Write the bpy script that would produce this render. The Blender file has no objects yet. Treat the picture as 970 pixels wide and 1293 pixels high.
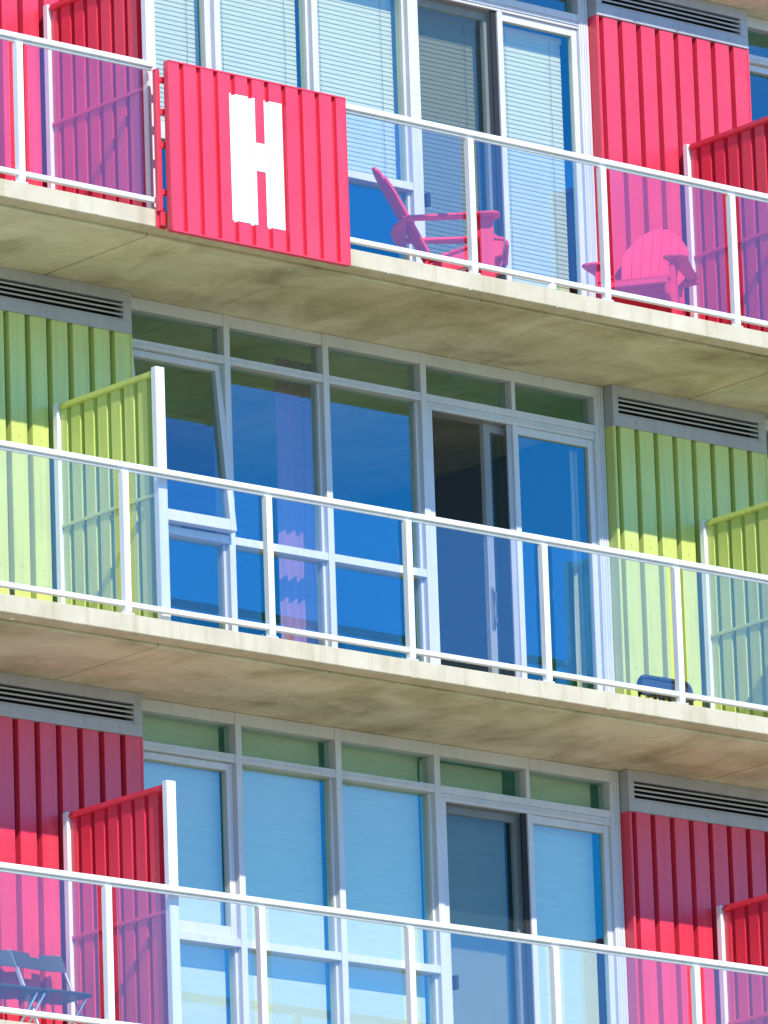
import bpy, bmesh, math, random
from mathutils import Vector, Matrix
R = math.radians
random.seed(7)
scene = bpy.context.scene
COL = scene.collection
H = 2.9                      # storey height
P = 6.03                     # bay length
TOP = 0.264                  # the top storey is this much taller
WALL = 1.285                 # front of corrugated cladding (balcony depth)
WIN = 1.37                   # front of the window frames
GLASS = 1.445
GROUND = -12.35

# ------------------------------------------------------------------ materials
def new_mat(name):
    m = bpy.data.materials.new(name); m.use_nodes = True
    nt = m.node_tree
    return m, nt, nt.nodes['Principled BSDF']

def ramp(nt, fac, stops):
    r = nt.nodes.new('ShaderNodeValToRGB')
    el = r.color_ramp.elements
    el[0].position, el[0].color = stops[0][0], (*stops[0][1], 1)
    el[1].position, el[1].color = stops[-1][0], (*stops[-1][1], 1)
    for p, c in stops[1:-1]:
        e = el.new(p); e.color = (*c, 1)
    nt.links.new(fac, r.inputs[0])
    return r.outputs[0]

def coords(nt, scale=(1, 1, 1), kind='Object'):
    t = nt.nodes.new('ShaderNodeTexCoord'); mp = nt.nodes.new('ShaderNodeMapping')
    mp.inputs['Scale'].default_value = scale
    nt.links.new(t.outputs[kind], mp.inputs[0]); return mp.outputs[0]

def noise(nt, vec, scale, detail=4, rough=.55, dist=0):
    n = nt.nodes.new('ShaderNodeTexNoise')
    n.inputs['Scale'].default_value = scale; n.inputs['Detail'].default_value = detail
    n.inputs['Roughness'].default_value = rough; n.inputs['Distortion'].default_value = dist
    nt.links.new(vec, n.inputs['Vector']); return n.outputs['Fac']

def mixc(nt, fac, a, b, mode='MIX'):
    m = nt.nodes.new('ShaderNodeMix'); m.data_type = 'RGBA'; m.blend_type = mode
    for sock, v in ((m.inputs[0], fac), (m.inputs[6], a), (m.inputs[7], b)):
        if hasattr(v, 'node'): nt.links.new(v, sock)
        elif isinstance(v, (int, float)): sock.default_value = v
        else: sock.default_value = (*v, 1)
    return m.outputs[2]

def bump(nt, bsdf, h, strength, dist=.01):
    b = nt.nodes.new('ShaderNodeBump'); b.inputs['Strength'].default_value = strength
    b.inputs['Distance'].default_value = dist
    nt.links.new(h, b.inputs['Height']); nt.links.new(b.outputs[0], bsdf.inputs['Normal'])

def painted(name, c, c2, rough=.38, spec=.95, dirt=.2):
    """powder-coated metal: slight mottling, faint vertical run-off streaks, specks"""
    m, nt, b = new_mat(name)
    v = coords(nt); vs = coords(nt, (14, 14, .7))
    n1 = noise(nt, v, 2.2, 5); n2 = noise(nt, vs, 1.6, 5, .6)
    col = ramp(nt, n1, [(.3, c), (.7, c2)])
    st = ramp(nt, n2, [(.46, (1, 1, 1)), (.78, (1 - dirt,) * 3)])
    col = mixc(nt, 1.0, col, st, 'MULTIPLY')
    sp = ramp(nt, noise(nt, v, 38, 2), [(.76, (1, 1, 1)), (.80, (.62, .58, .55))])
    col = mixc(nt, .8, col, sp, 'MULTIPLY')
    nt.links.new(col, b.inputs['Base Color'])
    r = nt.nodes.new('ShaderNodeMapRange'); r.inputs[3].default_value = rough - .07; r.inputs[4].default_value = rough + .1
    nt.links.new(n1, r.inputs[0]); nt.links.new(r.outputs[0], b.inputs['Roughness'])
    b.inputs['Specular IOR Level'].default_value = spec
    bump(nt, b, noise(nt, coords(nt, (3, 3, .6)), 1.5, 3), .12, .02)
    return m

def plain(name, c, rough=.5, spec=.5, metal=0, var=.12):
    m, nt, b = new_mat(name)
    col = ramp(nt, noise(nt, coords(nt), 6, 4), [(.25, tuple(x * (1 - var) for x in c)), (.75, c)])
    nt.links.new(col, b.inputs['Base Color'])
    b.inputs['Roughness'].default_value = rough; b.inputs['Specular IOR Level'].default_value = spec
    b.inputs['Metallic'].default_value = metal
    return m

def concrete():
    m, nt, b = new_mat('balcony concrete')
    v = coords(nt); vx = coords(nt, (.8, 1.3, 1)); vd = coords(nt, (1.7, .75, 1))
    big = noise(nt, vx, 1.15, 7, .6, .5); fine = noise(nt, v, 13, 6, .65); tiny = noise(nt, v, 90, 3)
    col = ramp(nt, big, [(.30, (.42, .395, .28)), (.43, (.62, .59, .43)), (.58, (.74, .71, .54)), (.74, (.82, .79, .62))])
    col = mixc(nt, .35, col, ramp(nt, fine, [(.3, (.62, .60, .54)), (.7, (1, 1, 1))]), 'MULTIPLY')
    # dark form-work stains drawn out towards the facade
    stain = ramp(nt, noise(nt, vd, .95, 6, .62, .8), [(.46, (1, 1, 1)), (.55, (.84, .82, .75)), (.66, (.62, .60, .52)), (.78, (.48, .46, .39))])
    col = mixc(nt, .8, col, stain, 'MULTIPLY')
    pits = ramp(nt, tiny, [(.70, (1, 1, 1)), (.78, (.6, .58, .55))])
    col = mixc(nt, .5, col, pits, 'MULTIPLY')
    # reddish rust-wash patches
    rust = ramp(nt, noise(nt, coords(nt, (.8, .8, .8)), .55, 3), [(.5, (1, 1, 1)), (.75, (1.0, .93, .86))])
    col = mixc(nt, 1, col, rust, 'MULTIPLY')
    nt.links.new(col, b.inputs['Base Color'])
    b.inputs['Roughness'].default_value = .9; b.inputs['Specular IOR Level'].default_value = .25
    bump(nt, b, fine, .35, .01)
    return m

def fascia_mat():
    m, nt, b = new_mat('slab edge concrete')
    v = coords(nt); vs = coords(nt, (9, 9, 1.0))
    col = ramp(nt, noise(nt, v, 2.4, 6, .6), [(.25, (.45, .39, .28)), (.5, (.54, .48, .36)), (.75, (.60, .545, .42))])
    st = ramp(nt, noise(nt, vs, 1.3, 4, .6), [(.50, (1, 1, 1)), (.72, (.80, .76, .68))])
    col = mixc(nt, .8, col, st, 'MULTIPLY')
    wh = ramp(nt, noise(nt, coords(nt, (5, 5, 2)), 1.1, 4), [(.70, (0, 0, 0)), (.74, (1, 1, 1))])
    col = mixc(nt, wh, col, (.88, .86, .82))
    pit = ramp(nt, noise(nt, v, 45, 2), [(.74, (1, 1, 1)), (.80, (.55, .52, .47))])
    col = mixc(nt, .7, col, pit, 'MULTIPLY')
    nt.links.new(col, b.inputs['Base Color'])
    b.inputs['Roughness'].default_value = .88; b.inputs['Specular IOR Level'].default_value = .25
    bump(nt, b, noise(nt, v, 22, 5), .3, .008)
    return m

def glazing(name, trans, refl, base, edge, wav=0.0):
    """tinted reflective sheet glass: transmits with a tint and mirrors the sky"""
    m = bpy.data.materials.new(name); m.use_nodes = True
    nt = m.node_tree; nt.nodes.clear()
    out = nt.nodes.new('ShaderNodeOutputMaterial'); mx = nt.nodes.new('ShaderNodeMixShader')
    t = nt.nodes.new('ShaderNodeBsdfTransparent'); g = nt.nodes.new('ShaderNodeBsdfGlossy')
    t.inputs[0].default_value = (*trans, 1); g.inputs[0].default_value = (*refl, 1)
    g.inputs['Roughness'].default_value = .0
    lw = nt.nodes.new('ShaderNodeLayerWeight'); lw.inputs[0].default_value = .35
    mr = nt.nodes.new('ShaderNodeMapRange'); mr.inputs[3].default_value = base; mr.inputs[4].default_value = edge
    nt.links.new(lw.outputs['Facing'], mr.inputs[0]); nt.links.new(mr.outputs[0], mx.inputs[0])
    nt.links.new(t.outputs[0], mx.inputs[1]); nt.links.new(g.outputs[0], mx.inputs[2])
    nt.links.new(mx.outputs[0], out.inputs[0])
    if wav:
        b = nt.nodes.new('ShaderNodeBump'); b.inputs['Strength'].default_value = wav; b.inputs['Distance'].default_value = .02
        nt.links.new(noise(nt, coords(nt), 1.3, 2), b.inputs['Height']); nt.links.new(b.outputs[0], g.inputs['Normal'])
    return m

def mesh_screen():
    m = bpy.data.materials.new('insect mesh'); m.use_nodes = True
    nt = m.node_tree; nt.nodes.clear()
    out = nt.nodes.new('ShaderNodeOutputMaterial'); mx = nt.nodes.new('ShaderNodeMixShader')
    t = nt.nodes.new('ShaderNodeBsdfTransparent'); d = nt.nodes.new('ShaderNodeBsdfDiffuse')
    d.inputs[0].default_value = (.03, .05, .06, 1)
    mx.inputs[0].default_value = .42
    nt.links.new(t.outputs[0], mx.inputs[1]); nt.links.new(d.outputs[0], mx.inputs[2]); nt.links.new(mx.outputs[0], out.inputs[0])
    return m

def fabric(name, c, trans=.25, rough=.9):
    m, nt, b = new_mat(name)
    col = ramp(nt, noise(nt, coords(nt, (1, 1, 8)), 5, 4), [(.3, tuple(x * .9 for x in c)), (.7, c)])
    nt.links.new(col, b.inputs['Base Color']); b.inputs['Roughness'].default_value = rough
    b.inputs['Specular IOR Level'].default_value = .1
    return m

M = dict(
    concrete=concrete(), fascia=fascia_mat(),
    red=painted('red cladding paint', (.70, .028, .058), (.78, .038, .078)),
    green=painted('lime cladding paint', (.53, .60, .150), (.59, .66, .175)),
    white=painted('white powder coat', (.72, .73, .75), (.80, .81, .82), .4, .6, .12),
    frame=painted('pale grey aluminium', (.56, .57, .61), (.63, .64, .68), .4, .5, .12),
    vent=painted('grey vent aluminium', (.36, .36, .40), (.43, .43, .47), .42, .5, .15),
    letter=painted('white lettering paint', (.76, .76, .75), (.84, .84, .82), .5, .4, .10),
    black=plain('black void', (.05, .05, .055), .9, .1),
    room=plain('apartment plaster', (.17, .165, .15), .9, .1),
    window=glazing('tinted window glass', (.87, .91, .75), (.19, .88, .94), .132, .7, .05),
    rail_glass=glazing('balustrade glass', (.975, .98, .975), (.85, .85, .95), .018, .45),
    mesh=mesh_screen(),
    slat=plain('blind slat', (.83, .84, .80), .55, .3, 0, .05),
    blind=fabric('roller blind cloth', (.86, .88, .84)),
    lilac=fabric('lilac curtain cloth', (.50, .20, .38)),
    stile_glint=fabric('pale stile reflection', (.75, .76, .78)),  # reflected light of the door stile put into a pale colour
    chair=painted('red chair paint', (.86, .036, .085), (.90, .052, .12), .5, .4, .12),
    dark=plain('black plastic', (.050, .055, .066), .42, .5),
    chrome=plain('silver tube', (.78, .79, .80), .28, .5, .85, .05),
    rubber=plain('dark gasket', (.03, .03, .035), .7, .2),
    cloth=fabric('white rag', (.85, .85, .84)),
)
def ground_mat():
    m, nt, b = new_mat('paved plaza')
    v = coords(nt)
    col = ramp(nt, noise(nt, v, .08, 6), [(.3, (.45, .375, .19)), (.7, (.56, .475, .27))])
    nt.links.new(col, b.inputs['Base Color']); b.inputs['Roughness'].default_value = .95
    return m
M['ground'] = ground_mat()

# ------------------------------------------------------------------ mesh helpers
class MB:
    def __init__(s): s.bm = bmesh.new(); s.mats = []
    def mi(s, m):
        if m not in s.mats: s.mats.append(m)
        return s.mats.index(m)
    def box(s, x0, x1, y0, y1, z0, z1, m=None):
        vs = [s.bm.verts.new((x, y, z)) for z in (z0, z1) for y in (y0, y1) for x in (x0, x1)]
        k = s.mi(m) if m else 0
        for f in ((0, 2, 3, 1), (4, 5, 7, 6), (0, 1, 5, 4), (2, 6, 7, 3), (0, 4, 6, 2), (1, 3, 7, 5)):
            s.bm.faces.new([vs[i] for i in f]).material_index = k
        return s
    def prism(s, pts, axis, a, b, m=None):
        """closed 2-D outline pts extruded along axis 'x','y' or 'z' from a to b"""
        def p3(p, t):
            return {'x': (t, p[0], p[1]), 'y': (p[0], t, p[1]), 'z': (p[0], p[1], t)}[axis]
        A = [s.bm.verts.new(p3(p, a)) for p in pts]; B = [s.bm.verts.new(p3(p, b)) for p in pts]
        k = s.mi(m) if m else 0; n = len(pts); fs = []
        for i in range(n): fs.append(s.bm.faces.new((A[i], A[(i + 1) % n], B[(i + 1) % n], B[i])))
        fs.append(s.bm.faces.new(A[::-1])); fs.append(s.bm.faces.new(B))
        for f in fs: f.material_index = k
        return s
    def tube(s, path, r, seg=8, m=None, flat=1.0):
        path = [Vector(p) for p in path]; rings = []; k = s.mi(m) if m else 0
        up = Vector((0, 0, 1))
        for i, p in enumerate(path):
            d = (path[min(i + 1, len(path) - 1)] - path[max(i - 1, 0)]).normalized()
            u = d.cross(up)
            if u.length < 1e-3: u = d.cross(Vector((1, 0, 0)))
            u.normalize(); w = u.cross(d)
            rings.append([s.bm.verts.new(p + (u * math.cos(a) + w * math.sin(a) * flat) * r) for a in [2 * math.pi * j / seg for j in range(seg)]])
        for a, b in zip(rings, rings[1:]):
            for j in range(seg):
                s.bm.faces.new((a[j], a[(j + 1) % seg], b[(j + 1) % seg], b[j])).material_index = k
        s.bm.faces.new(rings[0][::-1]); s.bm.faces.new(rings[-1])
        return s
    def sheet(s, rows, m=None):
        k = s.mi(m) if m else 0
        g = [[s.bm.verts.new(p) for p in r] for r in rows]
        for a, b in zip(g, g[1:]):
            for i in range(len(a) - 1): s.bm.faces.new((a[i], a[i + 1], b[i + 1], b[i])).material_index = k
        return s
    def build(s, name, mat, parent=None, bevel=0.0, loc=(0, 0, 0), smooth=False, label=None, segs=1):
        bmesh.ops.recalc_face_normals(s.bm, faces=s.bm.faces)
        if bevel:
            ed = [e for e in s.bm.edges if len(e.link_faces) == 2 and e.calc_face_angle(0) > R(25)]
            bmesh.ops.bevel(s.bm, geom=ed, offset=bevel, segments=segs, affect='EDGES', clamp_overlap=True)
        me = bpy.data.meshes.new(name); s.bm.to_mesh(me); s.bm.free()
        if mat: me.materials.append(mat)
        for m in s.mats:
            if m is not None and m is not mat: me.materials.append(m)
        if smooth:
            for p in me.polygons: p.use_smooth = True
        o = bpy.data.objects.new(name, me); COL.objects.link(o)
        o.location = loc
        if parent: o.parent = parent
        if label: o['label'] = label
        return o

def tag(o, label=None, cat=None, group=None, kind=None):
    if label: o['label'] = label
    if cat: o['category'] = cat
    if group: o['group'] = group
    if kind: o['kind'] = kind
    return o
def empty(name, loc=(0, 0, 0), rz=0):
    o = bpy.data.objects.new(name, None); COL.objects.link(o)
    o.location = loc; o.rotation_euler = (0, 0, rz); o.empty_display_size = .2
    return o
def copy_tree(o, parent=None):
    c = o.copy(); COL.objects.link(c)
    if parent: c.parent = parent
    for ch in [x for x in bpy.data.objects if x.parent == o]: copy_tree(ch, c)
    return c

# ------------------------------------------------------------------ ground
g = MB(); g.sheet([[(-900, -900, GROUND), (900, -900, GROUND)], [(-900, 900, GROUND), (900, 900, GROUND)]])
tag(g.build('ground', M['ground']), kind='structure')

# ------------------------------------------------------------------ apartment building
BX0, BX1 = -5.0, 13.0
B = empty('apartment_building', (3, 6, GROUND))
B['label'] = 'concrete apartment block with stacked balconies, red and lime corrugated walls and blue-tinted windows'
B['category'] = 'building'
OFF = Vector((-3, -6, -GROUND))
def part(mb, name, mat, bevel=0, label=None, parent=None, **k):
    """world-coordinate mesh parented under the building (or under one of its parts)"""
    return mb.build(name, mat, parent or B, bevel, OFF if parent is None else (0, 0, 0), label=label, **k)

def slab(z, y0=0.0, label=None):
    m = MB()
    # cross-section: vertical nosing, chamfered lip, drip groove, flat soffit
    sec = [(y0, z), (y0, z - .122), (y0 + .012, z - .128), (y0 + .098, z - .142), (y0 + .100, z - .118), (y0 + .128, z - .118), (y0 + .130, z - .155)]
    joints = [(Xj + n * P / 4, .009 if n % 4 == 0 else .0022) for n in range(-2, 9)]
    xs = [(BX0, 0)] + joints + [(BX1, 0)]
    for (a, ga), (b, gb) in zip(xs, xs[1:]):
        a2 = a + ga; b2 = b - gb
        # soffit panel by panel, with open joints between the pours
        m.box(a2, b2, y0 + .130, 9.0, z - .155, z - .10)
    m.box(BX0, BX1, y0 + .1305, 9.0, z - .0999, z - .004)
    o = part(m, 'balcony_slab', M['concrete'], .004, label)
    e = MB(); pts = [(y0, z), (y0, z - .122), (y0 + .010, z - .127), (y0 + .100, z - .143), (y0 + .101, z - .112), (y0 + .1295, z - .112), (y0 + .1295, z)]
    e.prism(pts, 'x', BX0, BX1)
    # trowel blobs and grout drips left along the nosing
    rnd = random.Random(int(z * 10))
    for k in range(16):
        x = rnd.uniform(-2.2, 6.5); w = rnd.uniform(.012, .035); h = rnd.uniform(.012, .04)
        e.box(x, x + w, y0 - .004, y0 + .02, z - .122 - rnd.uniform(0, .01), z - .122 + h)
    part(e, 'slab_edge', M['fascia'], .003, None, o)
    f = MB(); f.box(BX0, BX1, y0 + .12, 9, z - .0039, z)
    part(f, 'floor_finish', M['fascia'], 0, None, o)
    return o
Xj = -0.759
slab(0, label='lowest balcony slab')
slab(H, label='balcony slab between the lime and the lower red storey')
slab(2 * H, label='balcony slab below the top red storey')
slab(3 * H + TOP, .90, label='shallow overhanging slab above the top storey')

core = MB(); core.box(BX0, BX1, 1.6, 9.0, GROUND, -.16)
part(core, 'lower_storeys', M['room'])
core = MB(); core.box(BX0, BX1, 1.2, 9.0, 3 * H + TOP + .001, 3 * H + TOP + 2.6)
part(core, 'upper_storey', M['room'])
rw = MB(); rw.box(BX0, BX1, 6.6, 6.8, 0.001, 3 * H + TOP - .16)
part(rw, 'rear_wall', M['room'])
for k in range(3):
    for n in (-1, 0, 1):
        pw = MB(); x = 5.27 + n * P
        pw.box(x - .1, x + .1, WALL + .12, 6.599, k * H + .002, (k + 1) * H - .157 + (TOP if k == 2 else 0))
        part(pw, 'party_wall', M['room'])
# end closure of the cladding outside the two flats
ew = MB(); ew.box(BX0, -1.56, WALL + .12, 1.6, 0.001, 2.74); ew.box(BX0, -1.56, WALL + .12, 1.6, H + .001, H + 2.74); ew.box(BX0, -1.56, WALL + .12, 1.6, 2 * H + .001, 2 * H + 2.74 + TOP)
part(ew, 'end_wall', M['frame'])
ew = MB(); xe = P + .906
for k in range(3): ew.box(xe, BX1, WIN + .02, WIN + .2, k * H + .002, (k + 1) * H - .157 + (TOP if k == 2 else 0))
part(ew, 'end_wall', M['frame'])

def corrugation(u0, u1, first, pitch, crown, slope, depth):
    """polyline (u, d) of a trapezoidal sheet; d=0 on the crowns, depth in the troughs"""
    pts = []; u = first
    while u - pitch > u0: u -= pitch
    # u = start of a trough (end of a crown)
    trough = pitch - crown - 2 * slope
    cur = [(u0, 0)]
    while u < u1 + pitch:
        for a, d in ((u, 0), (u + slope, depth), (u + slope + trough, depth), (u + 2 * slope + trough, 0)):
            if u0 < a < u1: cur.append((a, d))
        u += pitch
    last = 0 if cur[-1][1] == 0 else depth
    cur.append((u1, last))
    return cur

def wall_panel(x0, x1, first, z0, z1, mat, label):
    prof = corrugation(x0 + .004, x1, first, .187, .138, .008, .050)
    m = MB()
    m.sheet([[(u, WALL + d, z0) for u, d in prof], [(u, WALL + d, z1) for u, d in prof]])
    # returns to the window line and starter flashing
    m.box(x0 - .003, x0 + .003, WALL - .004, WIN + .10, z0, z1 + .0)
    m.box(x0 + .0031, x0 + .018, WALL - .006, WALL + .01, z0, z1)
    m.box(x1 - .012, x1 + .003, WALL - .005, WIN + .06, z0, z1)
    m.box(x0, x1, WALL + .05, WALL + .11, z0, z1)
    # fixing screws
    rnd = random.Random(int(x0 * 7 + z0))
    i = first - .07
    while i < x1:
        for zz in (z0 + .62, z0 + 1.55):
            if x0 + .03 < i < x1 - .03: m.box(i - .006, i + .006, WALL - .004, WALL + .004, zz - .006, zz + .006)
        i += .187
    return part(m, 'wall_panel', mat, 0, label)

def louvre(x0, x1, z0, z1, label=None):
    f = MB(); y0, y1 = WALL - .012, WALL + .10
    f.box(x0, x1, y0, y1, z0, z0 + .088); f.box(x0, x1, y0 + .002, y1, z1 - .082, z1)
    f.box(x0, x0 + .055, y0 + .001, y1, z0 + .088, z1 - .082); f.box(x1 - .075, x1, y0 + .001, y1, z0 + .088, z1 - .082)
    for x in (x0 + .22, (x0 + x1) / 2, x1 - .2):            # rivets and drip stubs
        f.box(x - .008, x + .008, y0 - .006, y0 + .004, z0 + .035, z0 + .05)
    o = part(f, 'louvre_vent', M['vent'], .003, label)
    s = MB(); n = 4; h = (z1 - z0 - .17) / n
    for i in range(n):
        zc = z0 + .088 + h * (i + .5)
        s.prism([(y0 + .010, zc - h * .46), (y0 + .006, zc - h * .12), (y0 + .070, zc + h * .46), (y0 + .076, zc + h * .30)], 'x', x0 + .05, x1 - .07)
    part(s, 'slat', M['vent'], 0, None, o)
    b = MB(); b.box(x0 + .01, x1 - .01, y1 - .008, y1 + .002, z0 + .01, z1 - .01)
    part(b, 'backing', M['black'], 0, None, o)

storeys = [(0, 'red', 0.0), (1, 'green', 0.0), (2, 'red', TOP)]
nm = {0: 'lower red', 1: 'lime green', 2: 'upper red'}
for k, c, t in storeys:
    z = k * H
    for n, side in ((-1, 'left'), (0, 'right')):
        x0 = 4.505 + n * P; x1 = 6.03 + n * P
        wall_panel(x0, x1, 4.524 + .142 + n * P - .142, z, z + 2.432 + t, M[c], '%s corrugated wall panel at %s' % (nm[k], side))
        louvre(x0 - .003, x1 - .001, z + 2.432 + t + .001, z + 2.744 + t, 'grey louvre vent over the %s wall at %s' % (nm[k], side))

# ------------------------------------------------------------------ windows
MU = [0.005, .905, 1.815, 2.730, 3.600, 4.501]
def pane_box(parent, x0, x1, z0, z1, y=GLASS, name='pane', mat='window'):
    g = MB(); g.sheet([[(x0, y, z0), (x1, y, z0)], [(x0, y, z1), (x1, y, z1)]])
    return part(g, name, M[mat], 0, None, parent)

def member(m, x0, x1, z0, z1, y0=WIN, y1=WIN + .13): m.box(x0, x1, y0, y1, z0, z1)

def window(k, t, X, i, awning=None):
    """fixed light over a lower light with a transom light above; frame belongs to this window alone"""
    z = k * H; x0, x1 = X + MU[i], X + MU[i + 1]; w = .055
    e = .0012 * (i % 2)                                      # neighbours butt with a hair of relief
    tr0, tr1, md0, md1, hd = 2.380 + t, 2.440 + t, 1.062, 1.120, 2.655 + t
    f = MB()
    member(f, x0, x0 + w, z + .002, z + 2.743 + t)           # left mullion / jamb
    member(f, x0 + w, x1, z + hd, z + 2.742 + t, WIN + .003 + e)
    member(f, x0 + w, x1, z + .003, z + .065, WIN + .003 + e)
    member(f, x0 + w, x1, z + tr0, z + tr1, WIN + .004 + e)
    member(f, x0 + w, x1, z + tr0 + .018, z + tr0 + .030, WIN - .004 + e, WIN + .01)   # drip bead
    member(f, x0 + w, x1, z + md0, z + md1, WIN + .004 + e)
    member(f, x1 - .022, x1, z + .065, z + md0, WIN + .045, WIN + .12)                 # glazing bead, right
    member(f, x1 - .022, x1, z + md1, z + tr0, WIN + .045, WIN + .12)
    o = part(f, 'window', M['frame'], .0025)
    pane_box(o, x0 + w, x1, z + tr1, z + hd)
    pane_box(o, x0 + w, x1, z + .065, z + md0)
    if awning is None:
        pane_box(o, x0 + w, x1, z + md1, z + tr0)
    else:
        # top-hung sash: local frame hinged at the transom bar, swung outwards by the angle
        a0, a1, hgt = x0 + w + .002, x1 - .002, tr0 - md1 - .006
        s = MB(); sw = .052
        s.box(a0, a0 + sw, -.012, .05, -hgt, 0); s.box(a1 - sw, a1, -.012, .05, -hgt, 0)
        s.box(a0 + sw, a1 - sw, -.011, .05, -sw, 0); s.box(a0 + sw, a1 - sw, -.011, .05, -hgt, -hgt + .085)
        ob = s.build('sash', M['frame'], o, .0025)
        ob.location = (0, WIN + .058, z + tr0 - .003); ob.rotation_euler = (-awning, 0, 0)
        g = MB(); g.sheet([[(a0 + sw, .03, -hgt + .085), (a1 - sw, .03, -hgt + .085)], [(a0 + sw, .03, -sw), (a1 - sw, .03, -sw)]])
        gp = g.build('sash_pane', M['window'], o); gp.location = ob.location; gp.rotation_euler = ob.rotation_euler
        if awning > .01:
            st = MB()
            for xx in (a0 + .03, a1 - .03):
                sa = MB(); sa.tube([(xx, WIN + .07, z + md1 + .05), (xx, WIN - .02, z + md1 + .09)], .008, 6); part(sa, 'stay_arm', M['white'], 0, None, o)
            st.box(a0 + .1, a0 + .42, WIN + .02, WIN + .05, z + md1 + .004, z + md1 + .016)
            part(st, 'window_stay', M['white'], 0, None, o)
    return o

def door_pair(k, t, X, opened):
    """fixed glazed leaf at right, screened sliding leaf at left, transom lights above"""
    z = k * H; x0, x1, xm = X + MU[3], X + MU[5], X + MU[4]; w = .055
    tr0, tr1, hd = 2.385 + t, 2.440 + t, 2.655 + t
    f = MB()
    member(f, x0, x0 + w, z + .002, z + 2.743 + t)
    member(f, x1 - .098, x1 - .004, z + .002, z + 2.743 + t)
    member(f, x0 + w, x1 - .098, z + hd, z + 2.742 + t, WIN + .003)
    member(f, x0 + w, x1 - .098, z + tr0, z + tr1, WIN + .003)
    member(f, xm, xm + .038, z + tr1, z + hd, WIN + .004)
    # door frame proper: head, stiles, threshold, built a touch deeper than the mullions
    member(f, x0 + w, x0 + w + .052, z + .004, z + 2.33 + t, WIN + .010, WIN + .16)
    member(f, x0 + w, x1 - .098, z + 2.33 + t, z + tr0, WIN + .012, WIN + .16)
    member(f, x0 + w, x1 - .098, z + 2.352 + t, z + 2.362 + t, WIN + .002, WIN + .02)
    member(f, x0 + w + .052, x1 - .098, z + .004, z + .055, WIN + .012, WIN + .16)
    member(f, xm + .012, xm + .062, z + .055, z + 2.33 + t, WIN + .014, WIN + .075)      # meeting stile of the fixed leaf
    for dx in (.098 - .020, .050, .028):                                               # jamb steps
        member(f, x1 - dx - .006, x1 - dx + .006, z + .003, z + 2.74 + t, WIN - .008, WIN + .02)
    o = part(f, 'sliding_door', M['frame'], .0025)
    pane_box(o, x0 + w, xm, z + tr1, z + hd); pane_box(o, xm + .038, x1 - .098, z + tr1, z + hd)
    # fixed leaf
    l = MB()
    member(l, x1 - .150, x1 - .0985, z + .056, z + 2.329 + t, WIN + .03, WIN + .075)
    member(l, xm + .0621, x1 - .150, z + 2.27 + t, z + 2.329 + t, WIN + .032, WIN + .075)
    member(l, xm + .0621, x1 - .150, z + .056, z + .125, WIN + .032, WIN + .075)
    part(l, 'door_leaf', M['frame'], .002, None, o)
    pane_box(o, xm + .0621, x1 - .150, z + .125, z + 2.27 + t, GLASS - .02, 'door_pane')
    # insect screen in front of the left leaf
    xs = x0 + w + .052
    sc = MB(); sc.sheet([[(xs, WIN + .035, z + .06), (xm - .035, WIN + .035, z + .06)], [(xs, WIN + .035, z + 2.328 + t), (xm - .035, WIN + .035, z + 2.328 + t)]])
    part(sc, 'insect_screen', M['mesh'], 0, None, o)
    ss = MB(); member(ss, xm - .035, xm + .0115, z + .056, z + 2.329 + t, WIN + .030, WIN + .050)
    part(ss, 'screen_stile', M['vent'] if opened else M['rubber'], .002, None, o)
    # sliding glazed leaf behind
    yl = WIN + .10; a = xs if not opened else xm - .20
    l2 = MB()
    if opened:
        member(l2, a, a + .062, z + .056, z + 2.329 + t, yl, yl + .045)
    else:
        member(l2, xs, xs + .03, z + .056, z + 2.329 + t, yl, yl + .045)
        member(l2, xm - .05, xm + .011, z + .056, z + 2.329 + t, yl, yl + .045)
    b0 = a + (.062 if opened else .03); b1 = xm + .011 if opened else xm - .05
    member(l2, b0, b1, z + 2.27 + t, z + 2.328 + t, yl + .001, yl + .045); member(l2, b0, b1, z + .057, z + .125, yl + .001, yl + .045)
    lf = part(l2, 'sliding_leaf', M['white'] if opened else M['frame'], .002, None, o)
    pane_box(o, b0, b1, z + .125, z + 2.27 + t, yl + .02, 'door_pane')
    hn = MB()
    if opened:
        hx = a + .031
        hn.tube([(hx, yl - .005, z + 1.08), (hx, yl - .035, z + 1.05), (hx, yl - .035, z + .83), (hx, yl - .005, z + .80)], .009, 8)
        hn.box(hx - .018, hx + .018, yl - .006, yl - .001, z + .78, z + 1.10)
    else:
        hx = xs + .005
        hn.box(hx, hx + .032, WIN - .02, WIN + .03, z + .96, z + 1.06)
    part(hn, 'handle', M['rubber'] if not opened else M['vent'], .004, None, o)
    return o

for k, c, t in storeys:
    for i in range(3):
        aw = None
        if i == 0: aw = {0: 0.004, 1: R(6.2), 2: 0.004}[k]
        window(k, t, 0, i, aw)
    door_pair(k, t, 0, opened=(k == 1))
    window(k, t, P, 0, .004)
    door = None
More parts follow.
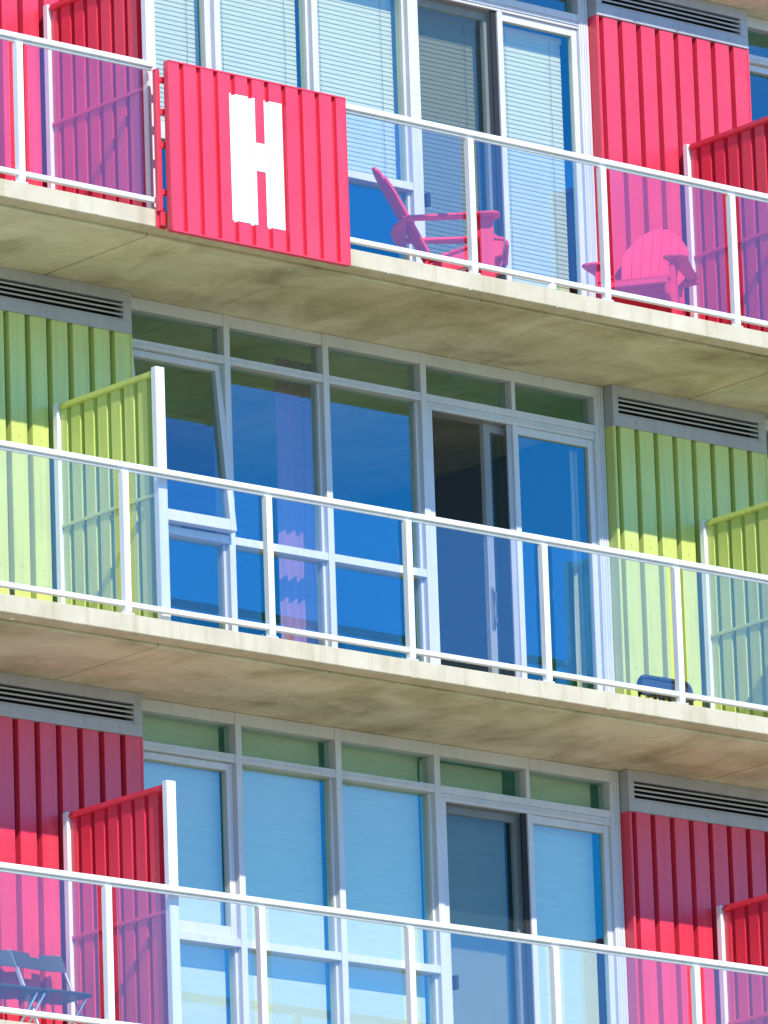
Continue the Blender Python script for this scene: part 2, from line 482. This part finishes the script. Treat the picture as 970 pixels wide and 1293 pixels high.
# ------------------------------------------------------------------ balcony railings
def railing(k, xs0, xs1, posts, label, end_posts=()):
    z = k * H; root = empty('balcony_railing', ((xs0 + xs1) / 2, .03, z))
    tag(root, label, 'railing', 'glass balcony railings')
    ox, oy = -(xs0 + xs1) / 2, -.03
    def bd(m, name, mat, bev=0): return m.build(name, mat, root, bev, (ox, oy, -z))
    tr = MB(); tr.box(xs0, xs1, 0, .058, z + 1.024, z + 1.064); tr.box(xs0, xs1, .020, .042, z + 1.004, z + 1.0239)
    bd(tr, 'top_rail', M['white'], .005)
    inner = sorted(p for p in posts if xs0 < p < xs1)
    for p in inner:
        m = MB(); m.box(p - .026, p + .026, .001, .054, z + .012, z + 1.0035)
        m.box(p - .05, p + .05, -.0 + .004, .09, z + .0005, z + .0119)
        for sx in (-.038, .038): m.tube([(p + sx, .072, z + .012), (p + sx, .072, z + .032)], .007, 6)
        bd(m, 'post', M['white'], .003)
    ends = [xs0] + inner + [xs1]
    for a, b in zip(ends, ends[1:]):
        a2 = a + (.0265 if a in inner else 0); b2 = b - (.0265 if b in inner else 0)
        m = MB(); m.box(a2, b2, .008, .050, z + .054, z + .090); bd(m, 'bottom_rail', M['white'], .004)
        ga = a2 + (.058 if a in inner else .01); gb = b2 - (.052 if b in inner else .01)
        if gb - ga > .1:
            m = MB(); m.box(ga, gb, .026, .032, z + .0901, z + 1.0039); bd(m, 'glass_pane', M['rail_glass'])
    return root
sp1, sp0 = 1.2545, 1.3205
railing(1, -4.9, 12.9, [-1.108 + sp1 * n for n in range(-3, 12)], 'long white glass railing across the lime green middle storey')
railing(0, -4.9, 12.9, [-1.344 + sp0 * n for n in range(-3, 11)], 'long white glass railing across the lowest storey with the folding chairs')
railing(2, -4.9, -.765, [-1.93 - sp1 * n for n in range(0, 3)], 'short piece of white glass railing left of the red H sign')
railing(2, .80, 12.9, [2.105 + sp1 * n for n in range(0, 9)], 'white glass railing right of the red H sign in front of two red chairs')

# ------------------------------------------------------------------ privacy screens between the flats
XS = -.756
def screen(k, n, mat, label):
    root = empty('privacy_screen', (XS + n * P, .66, k * H))
    tag(root, label, 'screen', 'privacy screens between balconies')
    loc = (-XS, -.66, 0)
    s = MB()
    prof = corrugation(.140, 1.185, .325 - .149, .149, .100, .003, .034)
    # (v, d): trough starts where a crown's front side begins; crowns face the left-hand balcony
    x = XS + .030
    s.sheet([[(x + d, v, .03) for v, d in prof], [(x + d, v, 1.752) for v, d in prof]])
    s.sheet([[(x + d + .003, v, .03) for v, d in prof], [(x + d + .003, v, 1.752) for v, d in prof]])
    s.build('panel', mat, root, 0, loc)
    c = MB(); c.box(XS + .008, XS + .074, .139, 1.186, 1.7525, 1.796); c.build('top_rail', mat, root, .010, loc, segs=3)
    c = MB(); c.box(XS + .018, XS + .0295, .139, 1.186, .908, .934); c.build('middle_rail', mat, root, .003, loc)
    c = MB(); c.box(XS + .026, XS + .066, .139, 1.186, .001, .0295); c.build('bottom_rail', mat, root, .003, loc)
    p = MB(); p.box(XS, XS + .078, .086, .138, .001, 1.812); p.build('post', M['white'], root, .003, loc)
    p = MB(); p.box(XS, XS + .078, 1.187, 1.236, .001, 1.800); p.build('post', M['white'], root, .003, loc)
for k, c, t in storeys:
    for n, side in ((0, 'left'), (1, 'right')):
        lab = {(0, 0): 'red corrugated privacy screen beside the folding chairs, lowest storey',
               (0, 1): 'red corrugated privacy screen at the right edge of the lowest storey',
               (1, 0): 'lime green corrugated privacy screen beside the tilted open window',
               (1, 1): 'lime green corrugated privacy screen at the right, beside the low black chair',
               (2, 0): 'red corrugated privacy screen just left of the H sign',
               (2, 1): 'red corrugated privacy screen at the right, beside the front-facing red chair'}[(k, n)]
        screen(k, n, M[c], lab)

# ------------------------------------------------------------------ letter sign
def sign():
    z = 2 * H; root = empty('letter_sign', (.05, -.06, z - .17))
    tag(root, 'red corrugated sign panel with a big white letter H hung on the top balcony edge', 'sign')
    loc = (-.05, .06, -(z - .17))
    x0, x1, z0, z1 = -.742, .846, z - .168, z + 1.048
    yf = -.122; first = -.494
    prof = corrugation(x0 + .004, x1 - .004, first, .1513, .110, .006, .030)
    m = MB()
    m.sheet([[(u, yf + d, z0 + .004) for u, d in prof], [(u, yf + d, z1 - .004) for u, d in prof]])
    m.box(x0, x1, yf + .042, yf + .050, z0 + .002, z1 - .002)
    m.box(x0, x0 + .004, yf - .003, yf + .0419, z0, z1); m.box(x1 - .004, x1, yf - .003, yf + .0419, z0, z1)
    m.box(x0 + .0041, x1 - .0041, yf - .004, yf + .0419, z1 - .006, z1 + .004)
    m.box(x0 + .0041, x1 - .0041, yf - .002, yf + .0419, z0 - .004, z0 + .006)
    m.build('sign_panel', M['red'], root, 0, loc)
    L = MB()
    def strip(a, b, za, zb):
        us = sorted({a, b} | {u for u, d in prof if a < u < b})
        def dep(u):
            for (p, d), (q, e) in zip(prof, prof[1:]):
                if p <= u <= q and q > p: return d + (e - d) * (u - p) / (q - p)
            return 0
        L.sheet([[(u, yf + dep(u) - .0035, zz) for u in us] for zz in (za, zb)])
    strip(-.208, .020, z - .012, z + .905); strip(.100, .282, z - .012, z + .905); strip(.0201, .0999, z + .380, z + .585)
    L.build('letter', M['letter'], root, 0, loc)
    f = MB()
    for x in (-.790, .805):
        f.box(x, x + .035, -.046, -.008, z - .02, z + 1.0)
    for zz in (.12, .46, .70, .93):
        f.box(-.7549, .8049, -.045, -.015, z + zz - .02, z + zz + .02)
    for x in (-.3, .3): f.box(x, x + .03, -.0719, -.0451, z + .05, z + .98)
    f.build('sign_frame', M['red'], root, .002, loc)
    for x in (-.79, .80):
        b = MB(); b.box(x, x + .075, -.012, -.003, z - .135, z + .015); b.box(x + .02, x + .06, -.0119 - .03, -.0121, z - .12, z - .0201)
        b.build('bracket', M['red'], root, .002, loc)
sign()

# ------------------------------------------------------------------ chairs
def adirondack(loc, rz, label):
    root = empty('adirondack_chair', loc, rz); tag(root, label, 'chair', 'red slatted garden chairs')
    # local: front is -y, x across
    def bd(m, n, b=.006): return m.build(n, M['chair'], root, b, segs=2)
    # side stringers run from the front of the seat down to the floor at the back
    for sx in (-1, 1):
        m = MB(); xa = sx * .245
        m.prism([(-.40, .275), (-.42, .375), (-.36, .385), (.10, .235), (.42, .075), (.44, .0), (.34, .0), (.05, .135)], 'x', xa - .014, xa + .014); bd(m, 'rear_leg', .004)
        m = MB(); xa = sx * .279
        m.box(xa - .0195, xa + .0195, -.345, -.245, 0, .545); 
        m.prism([(-.245, .545), (-.245, .38), (-.17, .545)], 'x', xa - .0125, xa + .0125)
        bd(m, 'front_leg', .005)
        # arm: wide paddle at the front, narrowing to the back
        m = MB()
        pts = [(.215, -.36), (.235, -.385), (.29, -.395), (.365, -.388), (.392, -.36), (.390, -.28), (.372, -.18), (.352, .05), (.335, .27), (.318, .30), (.26, .30), (.25, .27), (.252, -.1), (.235, -.25)]
        pts = [(sx * a, b) for a, b in pts]
        m.prism(pts, 'z', .5455, .570); bd(m, 'arm', .007)
    # seat: slats following the stringer, rounded over at the front
    m = MB(); prof = [(-.435, .335), (-.425, .385), (-.345, .398), (-.265, .372), (-.185, .346), (-.105, .320), (-.025, .293), (.055, .266), (.12, .244)]
    for (ya, za), (yb, zb) in zip(prof, prof[1:]):
        d = Vector((yb - ya, zb - za)); L = d.length; d /= L; nrm = Vector((-d.y, d.x)) * .020
        a = Vector((ya, za)) + d * .004; b = Vector((yb, zb)) - d * .004
        m.prism([tuple(a), tuple(b), tuple(b + nrm), tuple(a + nrm)], 'x', -.262, .262)
    bd(m, 'seat', .004)
    # fan back of seven slats, arched top, reclined
    m = MB(); nsl = 7
    rec = R(27); y0, zb0 = .085, .235
    for i in range(nsl):
        s = i - 3; arch = lambda x: .895 - 4.2 * x * x
        xb, xt = s * .062, s * .073; wb, wt = .0285, .0352
        pts = [(xb - wb, -.05), (xb + wb, -.05)] + [(xt + wt * q, arch(xt + wt * q) - (.012 if abs(q) > .9 else 0)) for q in (1, .8, .4, 0, -.4, -.8, -1)]
        off = .018 * (abs(s) / 3) ** 2                       # shallow scoop across the back
        A = []; Bv = []
        for (px, pl) in pts:
            for lst, th in ((A, 0), (Bv, .019)):
                y = y0 + math.sin(rec) * pl + math.cos(rec) * (th - off * 1.0); zz = zb0 + math.cos(rec) * pl - math.sin(rec) * (th - off)
                lst.append(m.bm.verts.new((px, y, zz)))
        n = len(pts)
        for j in range(n): m.bm.faces.new((A[j], A[(j + 1) % n], Bv[(j + 1) % n], Bv[j]))
        m.bm.faces.new(A[::-1]); m.bm.faces.new(Bv)
    bd(m, 'backrest', .003)
    m = MB()                                                 # curved arm-height brace behind the back
    pts = [(-.33, .275), (.33, .275), (.33, .31), (.20, .365), (0, .385), (-.20, .365), (-.33, .31)]
    m.prism(pts, 'z', .518, .5445)
    m.box(-.231, .231, .115, .150, .20, .255)
    bd(m, 'back_brace', .004)
    return root
adirondack((2.43, .70, 2 * H), math.atan2(-.64, .77) + math.pi / 2, 'red slatted garden chair seen from the side, facing right beside the H sign')
adirondack((4.42, .77, 2 * H), math.atan2(-.57, -.82) + math.pi / 2, 'red slatted garden chair facing the viewer, in front of the red wall')

def folding(loc, rz):
    root = empty('folding_chair', loc, rz)
    tube = lambda m, p, r=.0105: m.tube(p, r, 8)
    for sx in (-1, 1):
        m = MB(); x = sx * .205
        tube(m, [(x, -.20, .0), (x, -.16, .10), (x, .02, .46), (x, .17, .755), (x * .97, .185, .775)]); m.build('frame_leg', M['chrome'], root, smooth=True)
        m = MB(); x = sx * .178
        tube(m, [(x, .20, .0), (x, .12, .16), (x, -.15, .425)]); m.build('rear_leg', M['chrome'], root, smooth=True)
    m = MB(); tube(m, [(-.205, -.165, .09), (.205, -.165, .09)], .008); tube(m, [(-.178, .165, .07), (.178, .165, .07)], .008)
    m.build('stretcher', M['chrome'], root, smooth=True)
    # seat pan
    s = MB(); pts = [(-.20, -.185), (-.185, -.20), (.185, -.20), (.20, -.185), (.195, .14), (.17, .165), (-.17, .165), (-.195, .14)]
    s.prism(pts, 'z', .425, .447); s.build('seat', M['dark'], root, .006)
    # back panel with a grip slot in its top edge, gently curved
    def bow(x): return .022 * (1 - (x / .2) ** 2)
    b = MB()
    def bx(xa, xb, za, zb):
        n = max(1, int((xb - xa) / .03)); xs = [xa + (xb - xa) * i / n for i in range(n + 1)]
        lean = lambda zz: .085 + (zz - .60) * .51
        for u, v in zip(xs, xs[1:]):
            vs = []
            for zz in (za, zb):
                for x in (u, v):
                    for th in (0, .012): vs.append(b.bm.verts.new((x, lean(zz) + bow(x) + th - .006, zz)))
            for f in ((0, 1, 3, 2), (4, 6, 7, 5), (0, 2, 6, 4), (1, 5, 7, 3), (0, 4, 5, 1), (2, 3, 7, 6)):
                b.bm.faces.new([vs[i] for i in f])
    bx(-.212, .212, .645, .738); bx(-.212, -.045, .7381, .768); bx(.045, .212, .7381, .768)
    b.build('backrest', M['dark'], root)
    return root
fc = folding((-1.09, .97, 0), 0); tag(fc, 'black folding chair with silver tube legs, right one of the pair, next to the screen', 'chair', 'folding chairs on the lowest balcony')
f2 = copy_tree(fc); f2.location.x = -1.50; f2.location.y = .985
f2['label'] = 'black folding chair with silver tube legs, cut by the left edge of the photo'

def low_chair(loc, rz, label):
    root = empty('low_chair', loc, rz); tag(root, label, 'chair', 'low black chairs on the lime storey')
    m = MB(); w, h, r = .25, .345, .07
    arc = [(-w + r - r * math.cos(a), 0, h - r + r * math.sin(a)) for a in [R(q) for q in range(0, 91, 15)]]
    path = [(-w, 0, 0)] + arc + [(-p[0], 0, p[2]) for p in reversed(arc)] + [(w, 0, 0)]
    m.tube(path, .017, 8); m.build('back_frame', M['dark'], root, smooth=True)
    m = MB(); path2 = [(x * .93, y - .20, zz * .58) for x, y, zz in path]; m.tube(path2, .014, 8); m.build('front_frame', M['dark'], root, smooth=True)
    m = MB(); m.prism([(-w + .015, .205), (-w + .015, h - .05), (-w + .05, h - .018), (w - .05, h - .018), (w - .015, h - .05), (w - .015, .205)], 'y', -.008, .008)
    m.build('backrest', M['dark'], root, .004)
    for x in (-.10, -.02, .04, .115):
        m = MB(); m.box(x - .011, x + .011, -.006, .006, .0, .2049); m.build('slat', M['dark'], root)
    m = MB(); m.box(-.19, .19, -.20, -.012, .19, .204); m.build('seat', M['dark'], root, .004)
    m = MB(); m.tube([(.0, 0, h), (-.008, 0, h + .022), (.008, 0, h + .03), (.016, 0, h + .014)], .006, 6); m.build('hook', M['chrome'], root, smooth=True)
    return root
lc = low_chair((4.285, .60, H), 0, 'low black chair with rounded frame in front of the lime wall at right')
l2 = copy_tree(lc); l2.location = (-2.01, .62, H); l2['label'] = 'low dark chair just peeking in at the left edge of the lime storey'

rg = MB(); rg.prism([(2.79, 0), (2.85, 0), (2.862, .035), (2.835, .052), (2.80, .03)], 'y', -.012, .02)
tag(rg.build('rag', M['cloth'], None, .004, (0, .012, 2 * H + .001)), 'small white rag left on the slab edge below the top railing', 'cloth')

# ------------------------------------------------------------------ blinds and curtains
def venetian(x0, x1, z0, z1, y, label):
    root = empty('venetian_blind', ((x0 + x1) / 2, y, z1)); tag(root, label, 'blind', 'white slatted blinds on the top storey')
    loc = (-(x0 + x1) / 2, -y, -z1)
    s = MB(); zz = z1 - .05
    while zz > z0:
        s.prism([(y - .0065, zz - .025), (y - .0050, zz - .0255), (y + .0005, zz + .003), (y + .0042, zz + .023), (y + .0027, zz + .024), (y - .0015, zz + .0045)], 'x', x0, x1)
        zz -= .0350
    s.build('slat', M['slat'], root, 0, loc)
    h = MB(); h.box(x0, x1, y - .025, y + .025, z1 - .045, z1); h.build('head_rail', M['slat'], root, .003, loc)
    h = MB(); h.box(x0, x1, y - .02, y + .02, z0 - .02, z0 - .002); h.build('bottom_rail', M['slat'], root, .003, loc)
    c = MB()
    for xx in (x0 + .12, x1 - .12): c.tube([(xx, y - .022, z0), (xx, y - .022, z1 - .04)], .0015, 4)
    c.build('cord', M['rubber'], root, 0, loc)
z2 = 2 * H
vl = ['white slatted blind behind the window nearest the left screen, top storey', 'white slatted blind behind the H sign, top storey', 'white slatted blind between the H sign and the glazed door, stopping at mid height']
vz = [1.13, 1.13, 1.13]
for i in range(3): venetian(MU[i] + .085, MU[i + 1] - .004, z2 + vz[i], z2 + 2.60, 1.555, vl[i])
venetian(MU[3] + .07, MU[4] + .005, z2 + .55, z2 + 2.58, 1.64, 'shaded slatted blind behind the screened door on the top storey')
venetian(MU[4] + .09, MU[5] - .135, z2 + .08, z2 + 2.55, 1.555, 'brightly lit slatted blind in the right-hand door pane, top storey')

def roller(x0, x1, z0, z1, y, label):
    root = empty('roller_blind', ((x0 + x1) / 2, y, z1)); tag(root, label, 'blind', 'white roller blinds on the lowest storey')
    loc = (-(x0 + x1) / 2, -y, -z1)
    m = MB(); m.box(x0, x1, y, y + .004, z0, z1 - .03); m.build('cloth', M['blind'], root, 0, loc)
    m = MB(); m.tube([(x0, y + .02, z1 - .03), (x1, y + .02, z1 - .03)], .022, 10); m.build('roller', M['blind'], root, 0, loc)
    m = MB(); m.box(x0, x1, y - .006, y + .01, z0 - .02, z0 - .0005); m.build('hem_bar', M['slat'], root, .003, loc)
rl = ['white roller blind behind the closed vent window by the left screen, lowest storey', 'white roller blind in the second window of the lowest storey', 'white roller blind in the third window of the lowest storey, left of the door']
for i in range(3): roller(MU[i] + .085, MU[i + 1] - .012, .10, 2.70, 1.545, rl[i])
roller(MU[3] + .09, MU[4] + .0, .08, 2.70, 1.64, 'dim roller blind behind the screened door, lowest storey')
roller(MU[4] + .09, MU[5] - .135, .10, 2.70, 1.545, 'white roller blind in the right-hand door pane, lowest storey')

def curtain(x0, x1, z0, z1, y, mat, label, amp=.028, folds=9):
    m = MB(); n = folds * 10; rows = []
    rnd = random.Random(3); ph = [rnd.uniform(-.5, .5) for _ in range(n + 1)]
    for j in range(13):
        t = j / 12; zz = z1 + (z0 - z1) * t; row = []
        for i in range(n + 1):
            u = i / n; a = amp * (.55 + .45 * t)
            row.append((x0 + (x1 - x0) * u + .006 * math.sin(7 * t + u * 11), y + a * math.sin(u * folds * 2 * math.pi + .5 * math.sin(u * 9) + .4 * t), zz))
        rows.append(row)
    m.sheet(rows)
    return tag(m.build('curtain', mat, None, 0, smooth=True), label, 'curtain')
curtain(1.60, 1.97, H + .04, H + 2.60, 1.66, M['lilac'], 'lilac folded curtain in the second window of the lime storey', .022, 5)
curtain(4.36, 4.44, H + .04, H + 2.30, 1.62, M['stile_glint'], 'pale narrow strip standing in for a stile reflection at the right edge of the lime storey door', .02, 2)  # pale folded sheet standing in for the reflection of the leaf stile

# ------------------------------------------------------------------ light, sky, camera
ELEV, AZ = 40.8, -12.0        # sun a little left of square to the facade
d = Vector((math.sin(R(AZ)) * math.cos(R(ELEV)), -math.cos(R(AZ)) * math.cos(R(ELEV)), math.sin(R(ELEV))))
sl = bpy.data.lights.new('sun', 'SUN'); sl.energy = 3.0; sl.angle = R(.5); sl.color = (1.0, .94, .82)
so = bpy.data.objects.new('sun', sl); COL.objects.link(so); so.rotation_euler = d.to_track_quat('Z', 'Y').to_euler(); so.location = (0, -30, 40)
w = bpy.data.worlds.new('World'); scene.world = w; w.use_nodes = True
nt = w.node_tree; bg = nt.nodes['Background']; sky = nt.nodes.new('ShaderNodeTexSky')
sky.sky_type = 'NISHITA'; sky.sun_disc = False; sky.sun_elevation = R(ELEV); sky.sun_rotation = R(180 - AZ)
sky.altitude = 200; sky.air_density = 1.0; sky.dust_density = .3; sky.ozone_density = 4.0
hs = nt.nodes.new('ShaderNodeHueSaturation'); hs.inputs['Saturation'].default_value = 1.2
nt.links.new(sky.outputs[0], hs.inputs['Color'])
tint = mixc(nt, 1.0, hs.outputs[0], (.34, .92, 1.38), 'MULTIPLY')     # deep clear-weather blue
added_cloud = ramp(nt, noise(nt, coords(nt, (1.2, 1.2, 5), 'Generated'), 2.3, 6, .6, .6), [(.50, (0, 0, 0)), (.80, (.30, .30, .30))])
tint = mixc(nt, added_cloud, tint, (3.2, 5.8, 8.2))                            # thin high cloud added out of view to vary the glass reflections
nt.links.new(tint, bg.inputs['Color'])
bg.inputs['Strength'].default_value = .115

cam = bpy.data.cameras.new('camera'); co = bpy.data.objects.new('camera', cam); COL.objects.link(co); scene.camera = co
rx = Vector((0.766972, -0.640829, -0.033045)); ry = Vector((-0.135082, -0.211587, 0.967979)); rf = Vector((0.627302, 0.737949, 0.248846))
co.matrix_world = Matrix(((rx.x, ry.x, -rf.x, -35.7588), (rx.y, ry.y, -rf.y, -43.4494), (rx.z, ry.z, -rf.z, -10.7218), (0, 0, 0, 1)))
cam.sensor_fit = 'HORIZONTAL'; cam.sensor_width = 36; cam.lens = 10702.9 / 970 * 36
cam.clip_start = 1; cam.clip_end = 3000

scene.render.engine = 'CYCLES'
scene.cycles.max_bounces = 10; scene.cycles.diffuse_bounces = 5; scene.cycles.glossy_bounces = 5
scene.cycles.transparent_max_bounces = 24; scene.cycles.use_denoising = True
scene.cycles.caustics_reflective = False; scene.cycles.caustics_refractive = False
vs = scene.view_settings
vs.view_transform = 'Standard'; vs.look = 'None'; vs.gamma = 1; vs.use_curve_mapping = False; vs.exposure = .86
